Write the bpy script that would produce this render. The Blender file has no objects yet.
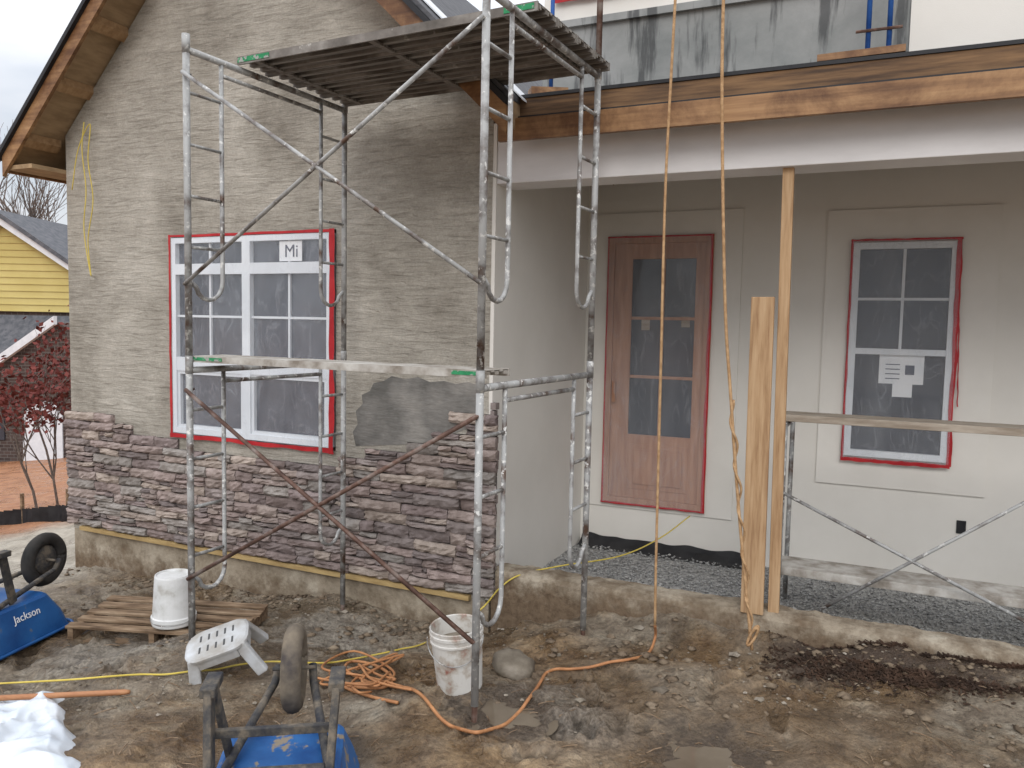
import bpy, bmesh, math, random
from mathutils import Vector, Matrix, noise
random.seed(7)
R=math.radians
col=bpy.context.scene.collection
# ---------------------------------------------------------------- camera model
F=790.0; YAW=R(24.5); PIT=math.atan(59/790); ROL=0.02; CH=2.02
st,ct=math.sin(YAW),math.cos(YAW); sp,cp=math.sin(PIT),math.cos(PIT)
FW=Vector((-st*cp,ct*cp,-sp)); R0=Vector((ct,st,0)); U0=Vector((-st*sp,ct*sp,cp))
RV=R0*math.cos(ROL)+U0*math.sin(ROL); UV=-R0*math.sin(ROL)+U0*math.cos(ROL)
C=Vector((0,0,CH)); F0=Vector((-st,ct,0))
cam=bpy.data.cameras.new('camera'); cam.lens=F/1024*36; cam.sensor_width=36; cam.clip_end=2000; cam.clip_start=0.05
co=bpy.data.objects.new('camera',cam); col.objects.link(co)
co.matrix_world=Matrix(((RV.x,UV.x,-FW.x,C.x),(RV.y,UV.y,-FW.y,C.y),(RV.z,UV.z,-FW.z,C.z),(0,0,0,1)))
bpy.context.scene.camera=co
def ray(px,py): return FW+RV*((px-512)/F)+UV*((384-py)/F)
def P(px,py,Y=None,X=None,Z=None,D=None):
    r=ray(px,py)
    if Y is not None: t=Y/r.y
    elif X is not None: t=X/r.x
    elif Z is not None: t=(Z-CH)/r.z
    else: t=D
    return C+r*t
# ---------------------------------------------------------------- mesh builder
OFF={}
class MB:
    def __init__(s,T=None): s.v=[];s.f=[];s.c=[];s.T=T;s.col=(1,1,1)
    def add(s,vs,fs):
        n=len(s.v)
        for p in vs:
            p=Vector(p); s.v.append(s.T(p) if s.T else p)
        for f in fs: s.f.append(tuple(i+n for i in f)); s.c.append(s.col)
    def box(s,x0,x1,y0,y1,z0,z1):
        s.add([(x0,y0,z0),(x1,y0,z0),(x1,y1,z0),(x0,y1,z0),(x0,y0,z1),(x1,y0,z1),(x1,y1,z1),(x0,y1,z1)],
              [(0,3,2,1),(4,5,6,7),(0,1,5,4),(1,2,6,5),(2,3,7,6),(3,0,4,7)])
    def bar(s,p,q,w,h,up=(0,0,1)):
        p=Vector(p);q=Vector(q);d=(q-p).normalized();up=Vector(up)
        a=d.cross(up)
        if a.length<1e-4: a=d.cross(Vector((0,1,0)))
        a.normalize(); b=a.cross(d).normalized(); a*=w/2; b*=h/2
        vs=[p-a-b,p+a-b,p+a+b,p-a+b,q-a-b,q+a-b,q+a+b,q-a+b]
        s.add(vs,[(0,3,2,1),(4,5,6,7),(0,1,5,4),(1,2,6,5),(2,3,7,6),(3,0,4,7)])
    def tube(s,pts,r,seg=8):
        pts=[Vector(p) for p in pts]; n=len(pts)
        rr=r if isinstance(r,(list,tuple)) else [r]*n
        d=(pts[1]-pts[0]).normalized(); a=d.orthogonal().normalized()
        vs=[];fs=[]
        for i in range(n):
            if i==0: t=pts[1]-pts[0]
            elif i==n-1: t=pts[-1]-pts[-2]
            else: t=(pts[i+1]-pts[i]).normalized()+(pts[i]-pts[i-1]).normalized()
            if t.length<1e-6: t=Vector(d)
            t.normalize(); a=(a-t*a.dot(t))
            if a.length<1e-5: a=t.orthogonal()
            a.normalize(); b=t.cross(a)
            for k in range(seg):
                w=2*math.pi*k/seg; vs.append(pts[i]+(a*math.cos(w)+b*math.sin(w))*rr[i])
        for i in range(n-1):
            for k in range(seg):
                k2=(k+1)%seg; fs.append((i*seg+k,i*seg+k2,(i+1)*seg+k2,(i+1)*seg+k))
        fs.append(tuple(range(seg-1,-1,-1))); fs.append(tuple((n-1)*seg+k for k in range(seg)))
        s.add(vs,fs)
    def prism(s,poly,y0,y1):
        n=len(poly)
        s.add([(x,y0,z) for x,z in poly]+[(x,y1,z) for x,z in poly],
              [tuple(range(n)),tuple(range(2*n-1,n-1,-1))]+[(i,i+n,(i+1)%n+n,(i+1)%n) for i in range(n)])
    def lathe(s,prof,seg=28,c=(0,0,0),cap=True):
        c=Vector(c);vs=[];fs=[];n=len(prof)
        for r,z in prof:
            for k in range(seg):
                w=2*math.pi*k/seg; vs.append(c+Vector((r*math.cos(w),r*math.sin(w),z)))
        for i in range(n-1):
            for k in range(seg):
                k2=(k+1)%seg; fs.append((i*seg+k,i*seg+k2,(i+1)*seg+k2,(i+1)*seg+k))
        if cap:
            fs.append(tuple(range(seg-1,-1,-1))); fs.append(tuple((n-1)*seg+k for k in range(seg)))
        s.add(vs,fs)
    def build(s,name,mat,parent=None,smooth=False,bevel=0,label=None,cat=None,group=None,kind=None):
        if parent is None:
            xs=[p.x for p in s.v];ys=[p.y for p in s.v];zs=[p.z for p in s.v]
            off=Vector(((min(xs)+max(xs))/2,(min(ys)+max(ys))/2,min(zs)))
            if kind: off=Vector((0,0,0))
        else:
            o=parent
            while o.parent: o=o.parent
            off=OFF.get(o.name,Vector((0,0,0)))
        me=bpy.data.meshes.new(name); me.from_pydata([p-off for p in s.v],[],s.f)
        if any(c!=(1,1,1) for c in s.c):
            at=me.color_attributes.new('Col','FLOAT_COLOR','CORNER'); i=0
            for pl,c in zip(me.polygons,s.c):
                for li in pl.loop_indices: at.data[li].color=(c[0],c[1],c[2],1)
        bm=bmesh.new();bm.from_mesh(me);bmesh.ops.recalc_face_normals(bm,faces=bm.faces);bm.to_mesh(me);bm.free()
        if smooth: me.polygons.foreach_set('use_smooth',[True]*len(me.polygons))
        me.materials.append(mat)
        ob=bpy.data.objects.new(name,me); col.objects.link(ob)
        if parent is None: ob.location=off
        else: ob.parent=parent
        if bevel:
            m=ob.modifiers.new('bevel','BEVEL');m.width=bevel;m.segments=2;m.limit_method='ANGLE';m.angle_limit=R(40)
        tag(ob,label,cat,group,kind)
        return ob
def tag(o,label=None,cat=None,group=None,kind=None):
    if label:o['label']=label
    if cat:o['category']=cat
    if group:o['group']=group
    if kind:o['kind']=kind
    return o
def empty(name,loc,label=None,cat=None,group=None,local=False):
    o=bpy.data.objects.new(name,None); col.objects.link(o); o.location=loc; o.empty_display_size=.1
    if not local: OFF[o.name]=Vector(loc)
    return tag(o,label,cat,group)
def smooth(pts,n=8):
    pts=[Vector(p) for p in pts];out=[]
    q=[pts[0]*2-pts[1]]+pts+[pts[-1]*2-pts[-2]]
    for i in range(1,len(q)-2):
        for k in range(n):
            t=k/n;p0,p1,p2,p3=q[i-1],q[i],q[i+1],q[i+2]
            out.append(.5*((2*p1)+(p2-p0)*t+(2*p0-5*p1+4*p2-p3)*t*t+(3*p1-p0-3*p2+p3)*t**3))
    out.append(pts[-1]); return out
def text_mesh(txt,size,name,mat,parent,mx):
    cu=bpy.data.curves.new('t','FONT');cu.body=txt;cu.size=size;cu.extrude=.0008;cu.align_x='CENTER';cu.align_y='CENTER'
    ob=bpy.data.objects.new('t',cu);col.objects.link(ob)
    dg=bpy.context.evaluated_depsgraph_get();dg.update()
    me=bpy.data.meshes.new_from_object(ob.evaluated_get(dg));bpy.data.objects.remove(ob)
    me.transform(mx);me.materials.clear();me.materials.append(mat);me.name=name
    o=bpy.data.objects.new(name,me);col.objects.link(o);o.parent=parent
    return o
# ---------------------------------------------------------------- materials
class NG:
    def __init__(s,name):
        s.m=bpy.data.materials.new(name);s.m.use_nodes=True;s.N=s.m.node_tree.nodes;s.L=s.m.node_tree.links
        s.bs=s.N['Principled BSDF'];s.tc=s.N.new('ShaderNodeTexCoord').outputs['Object'];s.geo=None
    def noise(s,scale,detail=8,r=.6,dis=0,stretch=None):
        n=s.N.new('ShaderNodeTexNoise');n.inputs['Scale'].default_value=scale;n.inputs['Detail'].default_value=detail;n.inputs['Roughness'].default_value=r;n.inputs['Distortion'].default_value=dis
        v=s.tc
        if stretch:
            mp=s.N.new('ShaderNodeMapping');mp.inputs['Scale'].default_value=stretch;s.L.new(s.tc,mp.inputs[0]);v=mp.outputs[0]
        s.L.new(v,n.inputs['Vector']);return n.outputs['Fac']
    def ramp(s,src,els):
        cr=s.N.new('ShaderNodeValToRGB');e=cr.color_ramp.elements
        while len(e)<len(els):e.new(.5)
        for i,(p,c) in enumerate(els):e[i].position=p;e[i].color=(*c,1)
        s.L.new(src,cr.inputs[0]);return cr.outputs[0]
    def mix(s,f,a,b,bt='MIX'):
        x=s.N.new('ShaderNodeMixRGB');x.blend_type=bt
        for k,v in enumerate((f,a,b)):
            if isinstance(v,(int,float)):x.inputs[k].default_value=v
            elif isinstance(v,tuple):x.inputs[k].default_value=(*v,1)
            else:s.L.new(v,x.inputs[k])
        return x.outputs[0]
    def rng(s,src,a,b,c=0,d=1):
        x=s.N.new('ShaderNodeMapRange');x.inputs[1].default_value=a;x.inputs[2].default_value=b;x.inputs[3].default_value=c;x.inputs[4].default_value=d;s.L.new(src,x.inputs[0]);return x.outputs[0]
    def math(s,op,a,b):
        x=s.N.new('ShaderNodeMath');x.operation=op
        for k,v in enumerate((a,b)):
            if isinstance(v,(int,float)):x.inputs[k].default_value=v
            else:s.L.new(v,x.inputs[k])
        return x.outputs[0]
    def pos(s,k):
        if not s.geo:
            g=s.N.new('ShaderNodeNewGeometry');x=s.N.new('ShaderNodeSeparateXYZ');s.L.new(g.outputs['Position'],x.inputs[0]);s.geo=x;s.gp=g.outputs['Position']
        return s.geo.outputs[k]
    def near(s,x,y,r,nz,soft=.5):
        s.pos('X');d=s.N.new('ShaderNodeVectorMath');d.operation='DISTANCE';mp=s.N.new('ShaderNodeMapping');mp.inputs['Scale'].default_value=(1,1,0);s.L.new(s.gp,mp.inputs[0]);s.L.new(mp.outputs[0],d.inputs[0]);d.inputs[1].default_value=(x,y,0)
        a=s.math('ADD',d.outputs['Value'],s.math('MULTIPLY',s.math('SUBTRACT',nz,.5),-r*2.2));return s.rng(a,r,r*soft,0,1)
    def bump(s,h,strength,dist,prev=None):
        b=s.N.new('ShaderNodeBump');b.inputs['Strength'].default_value=strength;b.inputs['Distance'].default_value=dist;s.L.new(h,b.inputs['Height'])
        if prev:s.L.new(prev,b.inputs['Normal'])
        return b.outputs[0]
    def out(s,col=None,rough=None,nrm=None,spec=.3,alpha=None,metal=0):
        for k,v in(('Base Color',col),('Roughness',rough),('Normal',nrm),('Alpha',alpha)):
            if v is None:continue
            if isinstance(v,(int,float)):s.bs.inputs[k].default_value=v
            elif isinstance(v,tuple):s.bs.inputs[k].default_value=(*v,1)
            else:s.L.new(v,s.bs.inputs[k])
        s.bs.inputs['Specular IOR Level'].default_value=spec;s.bs.inputs['Metallic'].default_value=metal
        return s.m
def M(name,cols,scale=4,detail=6,rough=(.75,.95),bump=.3,bscale=60,dist=.01,stretch=(1,1,1),bstretch=None,metal=0,spec=.3,
      pos=(.35,.65),attr=False,nrough=.6,alpha=None,distort=0,speck=None):
    g=NG(name);n1=g.noise(scale,detail,nrough,distort,stretch)
    out=g.ramp(n1,[(pos[0]+(pos[1]-pos[0])*i/max(1,len(cols)-1),c) for i,c in enumerate(cols)])
    if speck: out=g.mix(g.rng(g.noise(speck[1],5),speck[2],speck[2]+.05),out,speck[0])
    if attr:
        at=g.N.new('ShaderNodeAttribute');at.attribute_name='Col';out=g.mix(1.0,out,at.outputs['Color'],'MULTIPLY')
    nr=g.bump(g.noise(bscale,5,.5,0,bstretch or stretch),bump,dist) if bump else None
    return g.out(out,g.rng(n1,.3,.7,rough[0],rough[1]),nr,spec,alpha,metal)
# scratch coat
g=NG('scratch_coat');bl=g.noise(1.1,9,.65,.3);stk=g.noise(1.6,8,.74,.9,(2.4,1,17));stk2=g.noise(2.2,5,.65,1.0,(.8,1,8));gr=g.noise(70,4,.7)
c=g.ramp(bl,[(.28,(.235,.21,.175)),(.42,(.345,.315,.268)),(.58,(.44,.405,.35)),(.72,(.52,.485,.425))])
c=g.mix(1.0,c,g.ramp(stk,[(.30,(.60,.59,.575)),(.46,(.93,.93,.92)),(.62,(1.10,1.10,1.10))]),'MULTIPLY')
c=g.mix(.5,c,g.mix(1.0,c,g.ramp(gr,[(.3,(.7,.7,.7)),(.7,(1.3,1.3,1.3))]),'MULTIPLY'))
n=g.bump(gr,.5,.006,g.bump(stk,.75,.03,g.bump(stk2,.45,.03)));m_scratch=g.out(c,.92,n,.2)
m_stone=M('stone',[(.60,.57,.55),(1,1,1)],scale=9,attr=True,bump=.8,bscale=26,dist=.018)
m_wet=M('wet_mortar',[(.12,.115,.105),(.19,.18,.165),(.27,.255,.23)],scale=3,bump=.5,bscale=10,dist=.02,rough=(.55,.8),bstretch=(1,1,3))
m_cream=M('cream_stucco',[(.69,.66,.605),(.75,.72,.665)],scale=1.1,bump=.25,bscale=220,dist=.003,detail=9)
m_trim=M('cream_trim',[(.70,.67,.615),(.76,.73,.675)],scale=1.6,bump=.2,bscale=240,dist=.003)
def concrete(name,a,b):
    g=NG(name);n1=g.noise(2.2,9,.7,.3);n2=g.noise(26,6,.7);n3=g.noise(6,8,.7)
    c=g.ramp(n1,[(.3,(.19,.15,.105)),(.48,(.31,.26,.195)),(.62,(.40,.35,.275)),(.75,(.47,.43,.355))])
    c=g.mix(1.0,c,g.ramp(n3,[(.3,(.58,.55,.51)),(.6,(1.1,1.1,1.1))]),'MULTIPLY')
    zz=g.math('ADD',g.pos('Z'),g.math('MULTIPLY',g.math('SUBTRACT',n3,.5),.7))
    c=g.mix(g.rng(zz,b,a),c,g.ramp(n2,[(.3,(.10,.067,.042)),(.7,(.20,.145,.095))]))
    return g.out(c,.9,g.bump(n2,.7,.015),.25)
m_conc=concrete('concrete',-.48,-.26);m_kerb=concrete('kerb_concrete',-.02,.20)
g=NG('grey_basecoat');n1=g.noise(1.6,9,.65,.2,(1,1,1));n2=g.noise(2.2,6,.6,0,(4.2,1,.45))
c=g.ramp(n1,[(.3,(.18,.19,.185)),(.5,(.265,.27,.26)),(.7,(.34,.34,.33))]);c=g.mix(g.rng(n2,.53,.62),c,g.mix(1.0,c,(.38,.38,.39),'MULTIPLY'))
m_upgrey=g.out(c,.8,g.bump(g.noise(14,5),.3,.008),.3)
m_wood=M('raw_lumber',[(.26,.15,.07),(.38,.24,.125)],scale=3,stretch=(1,6,6),bump=.3,bscale=20,dist=.003,rough=(.55,.8))
g=NG('weathered_fascia');n1=g.noise(2.2,8,.6,0,(.5,9,9));n2=g.noise(1.5,8,.72,.3)
c=g.ramp(n1,[(.32,(.20,.10,.042)),(.5,(.33,.18,.08)),(.7,(.43,.255,.12))]);c=g.mix(g.rng(n2,.40,.58),c,g.mix(1.0,c,(.42,.34,.29),'MULTIPLY'))
m_woodx=g.out(c,.55,g.bump(n1,.3,.004),.4)
m_woodd=M('dark_fascia',[(.07,.043,.028),(.16,.095,.052),(.26,.155,.08)],scale=2.5,stretch=(.6,8,8),bump=.3,bscale=18,dist=.003)
m_woodz=M('upright_lumber',[(.30,.175,.09),(.43,.275,.15),(.50,.34,.20)],scale=4,stretch=(9,9,.6),bump=.3,bscale=20,dist=.003,speck=((.24,.135,.065),3,.62))
m_ply=M('plywood',[(.25,.165,.09),(.39,.27,.155)],scale=3,stretch=(4,1,4),bump=.2,bscale=20,dist=.003)
m_ledger=M('yellow_ledger',[(.30,.20,.085),(.46,.33,.15)],scale=5,stretch=(1,5,5),bump=.2)
m_black=M('black_membrane',[(.012,.012,.014),(.03,.03,.032)],scale=5,bump=.3,bscale=15,rough=(.4,.7))
m_shing=M('shingles',[(.05,.05,.055),(.12,.12,.125)],scale=14,bump=.5,bscale=30,dist=.01)
m_lav=M('beam_wrap',[(.66,.64,.63),(.77,.75,.74)],scale=1.3,bump=.15,bscale=6,dist=.01,stretch=(1,1,3))
m_white=M('white_vinyl',[(.62,.65,.68),(.73,.75,.77)],scale=2,bump=0,rough=(.3,.5))
m_glass=M('window_glass',[(.03,.035,.047),(.055,.062,.08)],scale=.9,bump=.1,bscale=3,dist=.02,rough=(.06,.18),spec=.5,detail=3)
g=NG('plastic_film');n1=g.noise(1.3,3,.45,1.0,(2.0,1,.7));n2=g.noise(3.5,4,.5,1.2,(1.6,1,.6))
d2=g.math('ABSOLUTE',g.math('SUBTRACT',n2,.5),0)
al=g.math('ADD',g.rng(n1,.3,.7,.10,.19),g.rng(d2,.025,.0,0,.08))
m_film=g.out((.74,.77,.82),.16,g.bump(n2,.7,.03,g.bump(n1,.9,.05)),.6,al)
m_red=M('red_tape',[(.34,.012,.018),(.48,.025,.03)],scale=6,bump=.3,bscale=40,rough=(.3,.5))
m_paper=M('paper',[(.72,.74,.76),(.8,.8,.8)],bump=0)
m_grey=M('grey_print',[(.08,.09,.12),(.10,.10,.13)],bump=0)
m_door=M('door_wood',[(.34,.17,.105),(.46,.26,.17)],scale=3,stretch=(7,7,.8),bump=.15,bscale=20,dist=.002,rough=(.35,.55))
m_galv=M('galvanised_tube',[(.10,.06,.042),(.22,.21,.20),(.38,.38,.37)],scale=7,detail=8,metal=.2,rough=(.45,.7),bump=.3,bscale=90,dist=.003,pos=(.34,.55),speck=((.60,.59,.56),26,.58))
m_rust=M('rusty_tube',[(.06,.032,.024),(.14,.08,.06),(.25,.205,.18)],scale=9,detail=8,metal=.2,rough=(.5,.8),bump=.3,bscale=90,dist=.003,pos=(.35,.65))
m_alu=M('plank_metal',[(.10,.088,.075),(.19,.17,.15),(.33,.31,.28)],scale=4,stretch=(.35,16,1),metal=.2,rough=(.5,.7),bump=.3,bscale=30,dist=.004,speck=((.45,.43,.39),9,.66))
m_pl=M('plastered_plank',[(.22,.19,.155),(.38,.35,.31),(.52,.50,.46)],scale=7,bump=.4,bscale=30,dist=.005)
m_plside=M('weathered_plank',[(.26,.21,.16),(.44,.38,.31)],scale=4,stretch=(1,6,6),bump=.4,bscale=30,dist=.004)
m_green=M('green_paint',[(.02,.20,.08),(.05,.30,.13)],scale=20,bump=.1,speck=((.35,.34,.32),30,.53))
m_blue=M('blue_tray',[(.012,.06,.20),(.03,.13,.34)],scale=4,bump=.2,bscale=25,dist=.004,rough=(.3,.6),speck=((.24,.20,.15),9,.56))
m_blue2=M('clean_blue_tray',[(.01,.055,.19),(.02,.11,.31)],scale=3,bump=.1,bscale=25,dist=.003,rough=(.3,.5),speck=((.10,.13,.19),12,.64))
m_bluep=M('blue_pole_paint',[(.01,.06,.25),(.03,.12,.40)],scale=8,bump=.1,rough=(.4,.6))
m_dark=M('dark_steel',[(.022,.024,.032),(.07,.065,.06),(.17,.14,.105)],scale=11,bump=.4,bscale=50,dist=.005,nrough=.7)
m_slot=M('shaded_slot',[(.06,.06,.06),(.10,.10,.10)],bump=0)
m_tyre=M('muddy_tyre',[(.06,.05,.045),(.22,.18,.13)],scale=6,bump=.6,bscale=30,dist=.01)
m_tyreb=M('black_tyre',[(.012,.012,.012),(.05,.045,.04)],scale=6,bump=.4,bscale=30,dist=.005)
m_plas=M('dirty_white_plastic',[(.34,.31,.27),(.58,.58,.56),(.68,.68,.67)],scale=5,detail=8,rough=(.4,.6),bump=.1,pos=(.3,.52))
m_stool=M('stool_plastic',[(.33,.31,.28),(.55,.57,.59)],scale=5,detail=8,rough=(.4,.6),bump=.15)
m_stain=M('stained_bucket',[(.30,.12,.09),(.45,.40,.34),(.62,.60,.56)],scale=7,detail=9,rough=(.4,.7),bump=.3,bscale=30,dist=.005,pos=(.34,.52))
m_pallet=M('pallet_wood',[(.09,.055,.032),(.21,.14,.085),(.33,.24,.16)],scale=4,stretch=(1,6,6),bump=.4,bscale=25,dist=.005)
m_sheet=M('plastic_sheet',[(.54,.60,.67),(.70,.735,.77)],scale=3,bump=.25,bscale=9,dist=.015,rough=(.25,.45),spec=.5)
m_pole=M('wood_handle',[(.33,.14,.065),(.43,.21,.10)],scale=4,stretch=(1,8,8),bump=.1,rough=(.4,.6))
m_rope=M('tan_rope',[(.33,.19,.09),(.54,.35,.19)],scale=30,bump=.8,bscale=120,dist=.004)
m_hose=M('orange_cord',[(.36,.16,.07),(.52,.25,.11)],scale=12,bump=.3,bscale=60,rough=(.5,.7))
m_yel=M('yellow_cord',[(.55,.42,.07),(.66,.52,.12)],scale=12,bump=.2,rough=(.5,.7))
m_rock=M('rubble',[(.10,.08,.06),(.20,.17,.13),(.33,.29,.24)],scale=3,bump=.6,bscale=40,dist=.01)
m_clod=M('mud_clod',[(.085,.06,.04),(.175,.13,.088),(.26,.205,.145)],scale=5,bump=.9,bscale=30,dist=.02)
m_gravel=M('gravel',[(.18,.18,.18),(.38,.38,.37),(.56,.55,.53)],scale=45,detail=4,bump=1,bscale=80,dist=.02)
m_dirtdark=M('dark_litter',[(.025,.015,.01),(.075,.042,.026)],scale=9,bump=.5)
m_yside=M('yellow_siding',[(.52,.43,.16),(.58,.49,.20)],scale=1,bump=.1)
g=NG('dark_brick');bk=g.N.new('ShaderNodeTexBrick');mp=g.N.new('ShaderNodeMapping');mp.inputs['Rotation'].default_value=(R(-90),0,0);g.L.new(g.tc,mp.inputs[0]);g.L.new(mp.outputs[0],bk.inputs['Vector'])
bk.inputs['Scale'].default_value=2.2;bk.inputs['Color1'].default_value=(.085,.06,.052,1);bk.inputs['Color2'].default_value=(.05,.037,.034,1);bk.inputs['Mortar'].default_value=(.14,.13,.12,1);bk.inputs['Mortar Size'].default_value=.018
m_brick=g.out(bk.outputs[0],.9,None,.2)
m_twht=M('white_trim',[(.6,.62,.65),(.7,.72,.74)],bump=0)
m_roofg=M('grey_roof',[(.07,.075,.085),(.14,.14,.15)],scale=6,bump=.3)
m_bark=M('bark',[(.08,.06,.05),(.17,.14,.12)],scale=10,bump=.5)
m_leaf=M('red_leaf',[(.09,.02,.018),(.18,.045,.035)],scale=4,bump=0)
# ---------------------------------------------------------------- world + sun
w=bpy.data.worlds.new('World');bpy.context.scene.world=w;w.use_nodes=True;nt=w.node_tree;N=nt.nodes;L=nt.links
bg=N['Background'];sky=N.new('ShaderNodeTexSky');sky.sky_type='NISHITA';sky.sun_disc=False;sky.sun_elevation=R(40);sky.sun_rotation=R(160)
tc=N.new('ShaderNodeTexCoord');nz=N.new('ShaderNodeTexNoise');nz.inputs['Scale'].default_value=3.2;nz.inputs['Detail'].default_value=7
mpp=N.new('ShaderNodeMapping');mpp.inputs['Scale'].default_value=(1,1,3);L.new(tc.outputs['Generated'],mpp.inputs[0]);L.new(mpp.outputs[0],nz.inputs['Vector'])
mr=N.new('ShaderNodeMapRange');mr.inputs[1].default_value=.36;mr.inputs[2].default_value=.56;mr.inputs[3].default_value=.66;mr.inputs[4].default_value=1;L.new(nz.outputs['Fac'],mr.inputs[0])
sx=N.new('ShaderNodeSeparateXYZ');L.new(tc.outputs['Generated'],sx.inputs[0])
mz=N.new('ShaderNodeMapRange');mz.inputs[1].default_value=.15;mz.inputs[2].default_value=1;mz.inputs[3].default_value=7.8;mz.inputs[4].default_value=25;L.new(sx.outputs['Z'],mz.inputs[0])
cl=N.new('ShaderNodeVectorMath');cl.operation='SCALE';cl.inputs[0].default_value=(.965,.99,1.045);L.new(mz.outputs[0],cl.inputs['Scale'])
mx=N.new('ShaderNodeMixRGB');L.new(mr.outputs[0],mx.inputs[0]);L.new(sky.outputs[0],mx.inputs[1]);L.new(cl.outputs[0],mx.inputs[2])
L.new(mx.outputs[0],bg.inputs[0]);bg.inputs[1].default_value=.107
sl=bpy.data.lights.new('sun','SUN');sl.energy=1.1;sl.angle=R(28);sl.color=(1,.975,.94);so=bpy.data.objects.new('sun',sl);col.objects.link(so)
so.rotation_euler=(R(56),0,R(16));so.location=(3,-5,12)
sc=bpy.context.scene;sc.view_settings.view_transform='Standard';sc.view_settings.look='None';sc.view_settings.exposure=0
# ---------------------------------------------------------------- ground
CP=[(0,0,0),(0,2,0),(2,3,.02),(-1.8,3.5,0),(-1.7,5,-.09),(-3.9,3.6,-.16),(-3.85,5.1,-.30),(-2.7,5.3,-.38),(-3.3,5.3,-.38),(-4.8,5.3,-.42),(-7.3,5.2,-.52),(-6.2,5.3,-.48),(-5.5,5.2,-.43),
    (-1,5.25,-.1),(-2.2,5.3,-.26),(0,5.25,-.02),(1.2,5.2,.02),(3,5,.03),(-5.3,3.4,-.3),(-3,2,-.08),(-6,1,-.25),(0,4.2,.02),(-.8,4.4,0)]
def h0(x,y):
    if x<-7.3 or y>5.45 or y<-1 or x>3.5:
        cx=max(-7.3,min(3.5,x));cy=max(-1,min(5.45,y));b=h0(cx,cy)
        if x<-7.3: b-=.131*min(-7.3-x,21)
        if y>5.45 and x>-7.25: b=min(b,-.6)
        return b
    s=0;t=0
    for a,b,z in CP:
        w=1/((a-x)**2+(b-y)**2+.08)**1.5; s+=w;t+=w*z
    return t/s
rf_=random.Random(11);BIN={}
for i in range(170):
    x=rf_.uniform(-7,2);y=rf_.uniform(2.3,5.0);a=rf_.uniform(0,6.28);d=rf_.uniform(.02,.045)
    for ix in(-1,0,1):
        for iy in(-1,0,1):BIN.setdefault((int(x//.3)+ix,int(y//.3)+iy),[]).append((x,y,math.cos(a),math.sin(a),d))
PUD=[]
for px,py,r in((503,712,.24),(705,752,.26),(330,742,.14)):
    q=P(px,py,Z=h0(-1.7,3.4)-.0);PUD.append((q.x,q.y,r))
def hh(x,y):
    b=h0(x,y); p=Vector((x,y,0))
    sm=.6+.4*max(0,min(1,.5+noise.noise(p*1.1+Vector((20,0,0)))*2.2))
    n=noise.noise(p*.9)*.03+noise.noise(p*2.7)*.040+noise.noise(p*8)*.026*sm
    k=noise.noise(p*17+Vector((3,1,0)));n+=(.35-abs(k))*.032*sm
    n+=(.3-abs(noise.noise(p*41)))*.015*sm
    if y<5.4 and x>-7.5:
        for fx,fy,c,s_,d in BIN.get((int(x//.3),int(y//.3)),()):
            u=((x-fx)*c+(y-fy)*s_)/.15;v=(-(x-fx)*s_+(y-fy)*c)/.055;e=u*u+v*v
            if e<1:n-=d*(1-e)**.35
            elif e<1.9:n+=d*.45*(1-abs(e-1.4)/.5)
        if x>-2.3:n+=.085*math.exp(-((5.35-y)/.2)**2)*(.9+noise.noise(p*2.3)*.9)
        for ux,uy,r in PUD:
            d2=((x-ux)**2+((y-uy)*1.3)**2)/(r*r)
            if d2<3:n=n*(1-.6*math.exp(-d2))-.05*math.exp(-d2)
    return b+n
def G(px,py,dz=0):
    z=-.1;q=None
    for i in range(30):
        q=P(px,py,Z=z); z=z*.4+.6*(hh(q.x,q.y)+dz)
    return q
def seq(a,b,s): 
    o=[];x=a
    while x<b-1e-6:o.append(x);x+=s
    return o
def grow(a,s,e,f=1.35):
    o=[];x=a
    while abs(x)<e: s*=f;x+=s;o.append(x)
    return o
xs=sorted([v for v in grow(-14,-.3,900)])+seq(-14,-8,.14)+seq(-8,1.8,.024)+seq(1.8,8,.2)+grow(8,.3,900)
ys=sorted([v for v in grow(-2,-.4,900)])+seq(-2,1.6,.2)+seq(1.6,5.46,.024)+seq(5.46,12,.14)+seq(12,20,.5)+grow(20,.6,900)
vs=[(x,y,hh(x,y)) for y in ys for x in xs];nx=len(xs)
me=bpy.data.meshes.new('ground');me.from_pydata(vs,[],[(j*nx+i,j*nx+i+1,(j+1)*nx+i+1,(j+1)*nx+i) for j in range(len(ys)-1) for i in range(nx-1)])
me.polygons.foreach_set('use_smooth',[True]*len(me.polygons))
gd_=bpy.data.objects.new('ground',me);col.objects.link(gd_);tag(gd_,'churned brown mud building plot with wet patches and clay beyond','ground',kind='structure')
g=NG('mud');a=g.noise(.8);b_=g.noise(4.5,9,.72,.2);c_=g.noise(42,6,.7);d_=g.noise(1.6,8,.62,.3);e_=g.noise(9,7,.7)
base=g.ramp(b_,[(.30,(.10,.075,.052)),(.44,(.185,.145,.103)),(.56,(.275,.228,.168)),(.70,(.38,.335,.265))])
base=g.mix(g.rng(a,.44,.60),base,g.mix(1.0,base,(1.1,.90,.67),'MULTIPLY'))
wetf=g.rng(d_,.45,.56)
base=g.mix(wetf,base,g.mix(1.0,base,(.56,.51,.45),'MULTIPLY'))
for x,y,r in((PUD[0][0]+.1,PUD[0][1]+.15,.5),(P(110,660,Z=-.3).x,P(110,660,Z=-.3).y,.55),(P(330,620,Z=-.2).x,P(330,620,Z=-.2).y,.55),(P(600,725,Z=0).x,P(600,725,Z=0).y,.3)):
    base=g.mix(g.math('MULTIPLY',g.near(x,y,r,e_),.45),base,g.ramp(c_,[(.35,(.15,.14,.125)),(.65,(.30,.28,.245))]))
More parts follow.
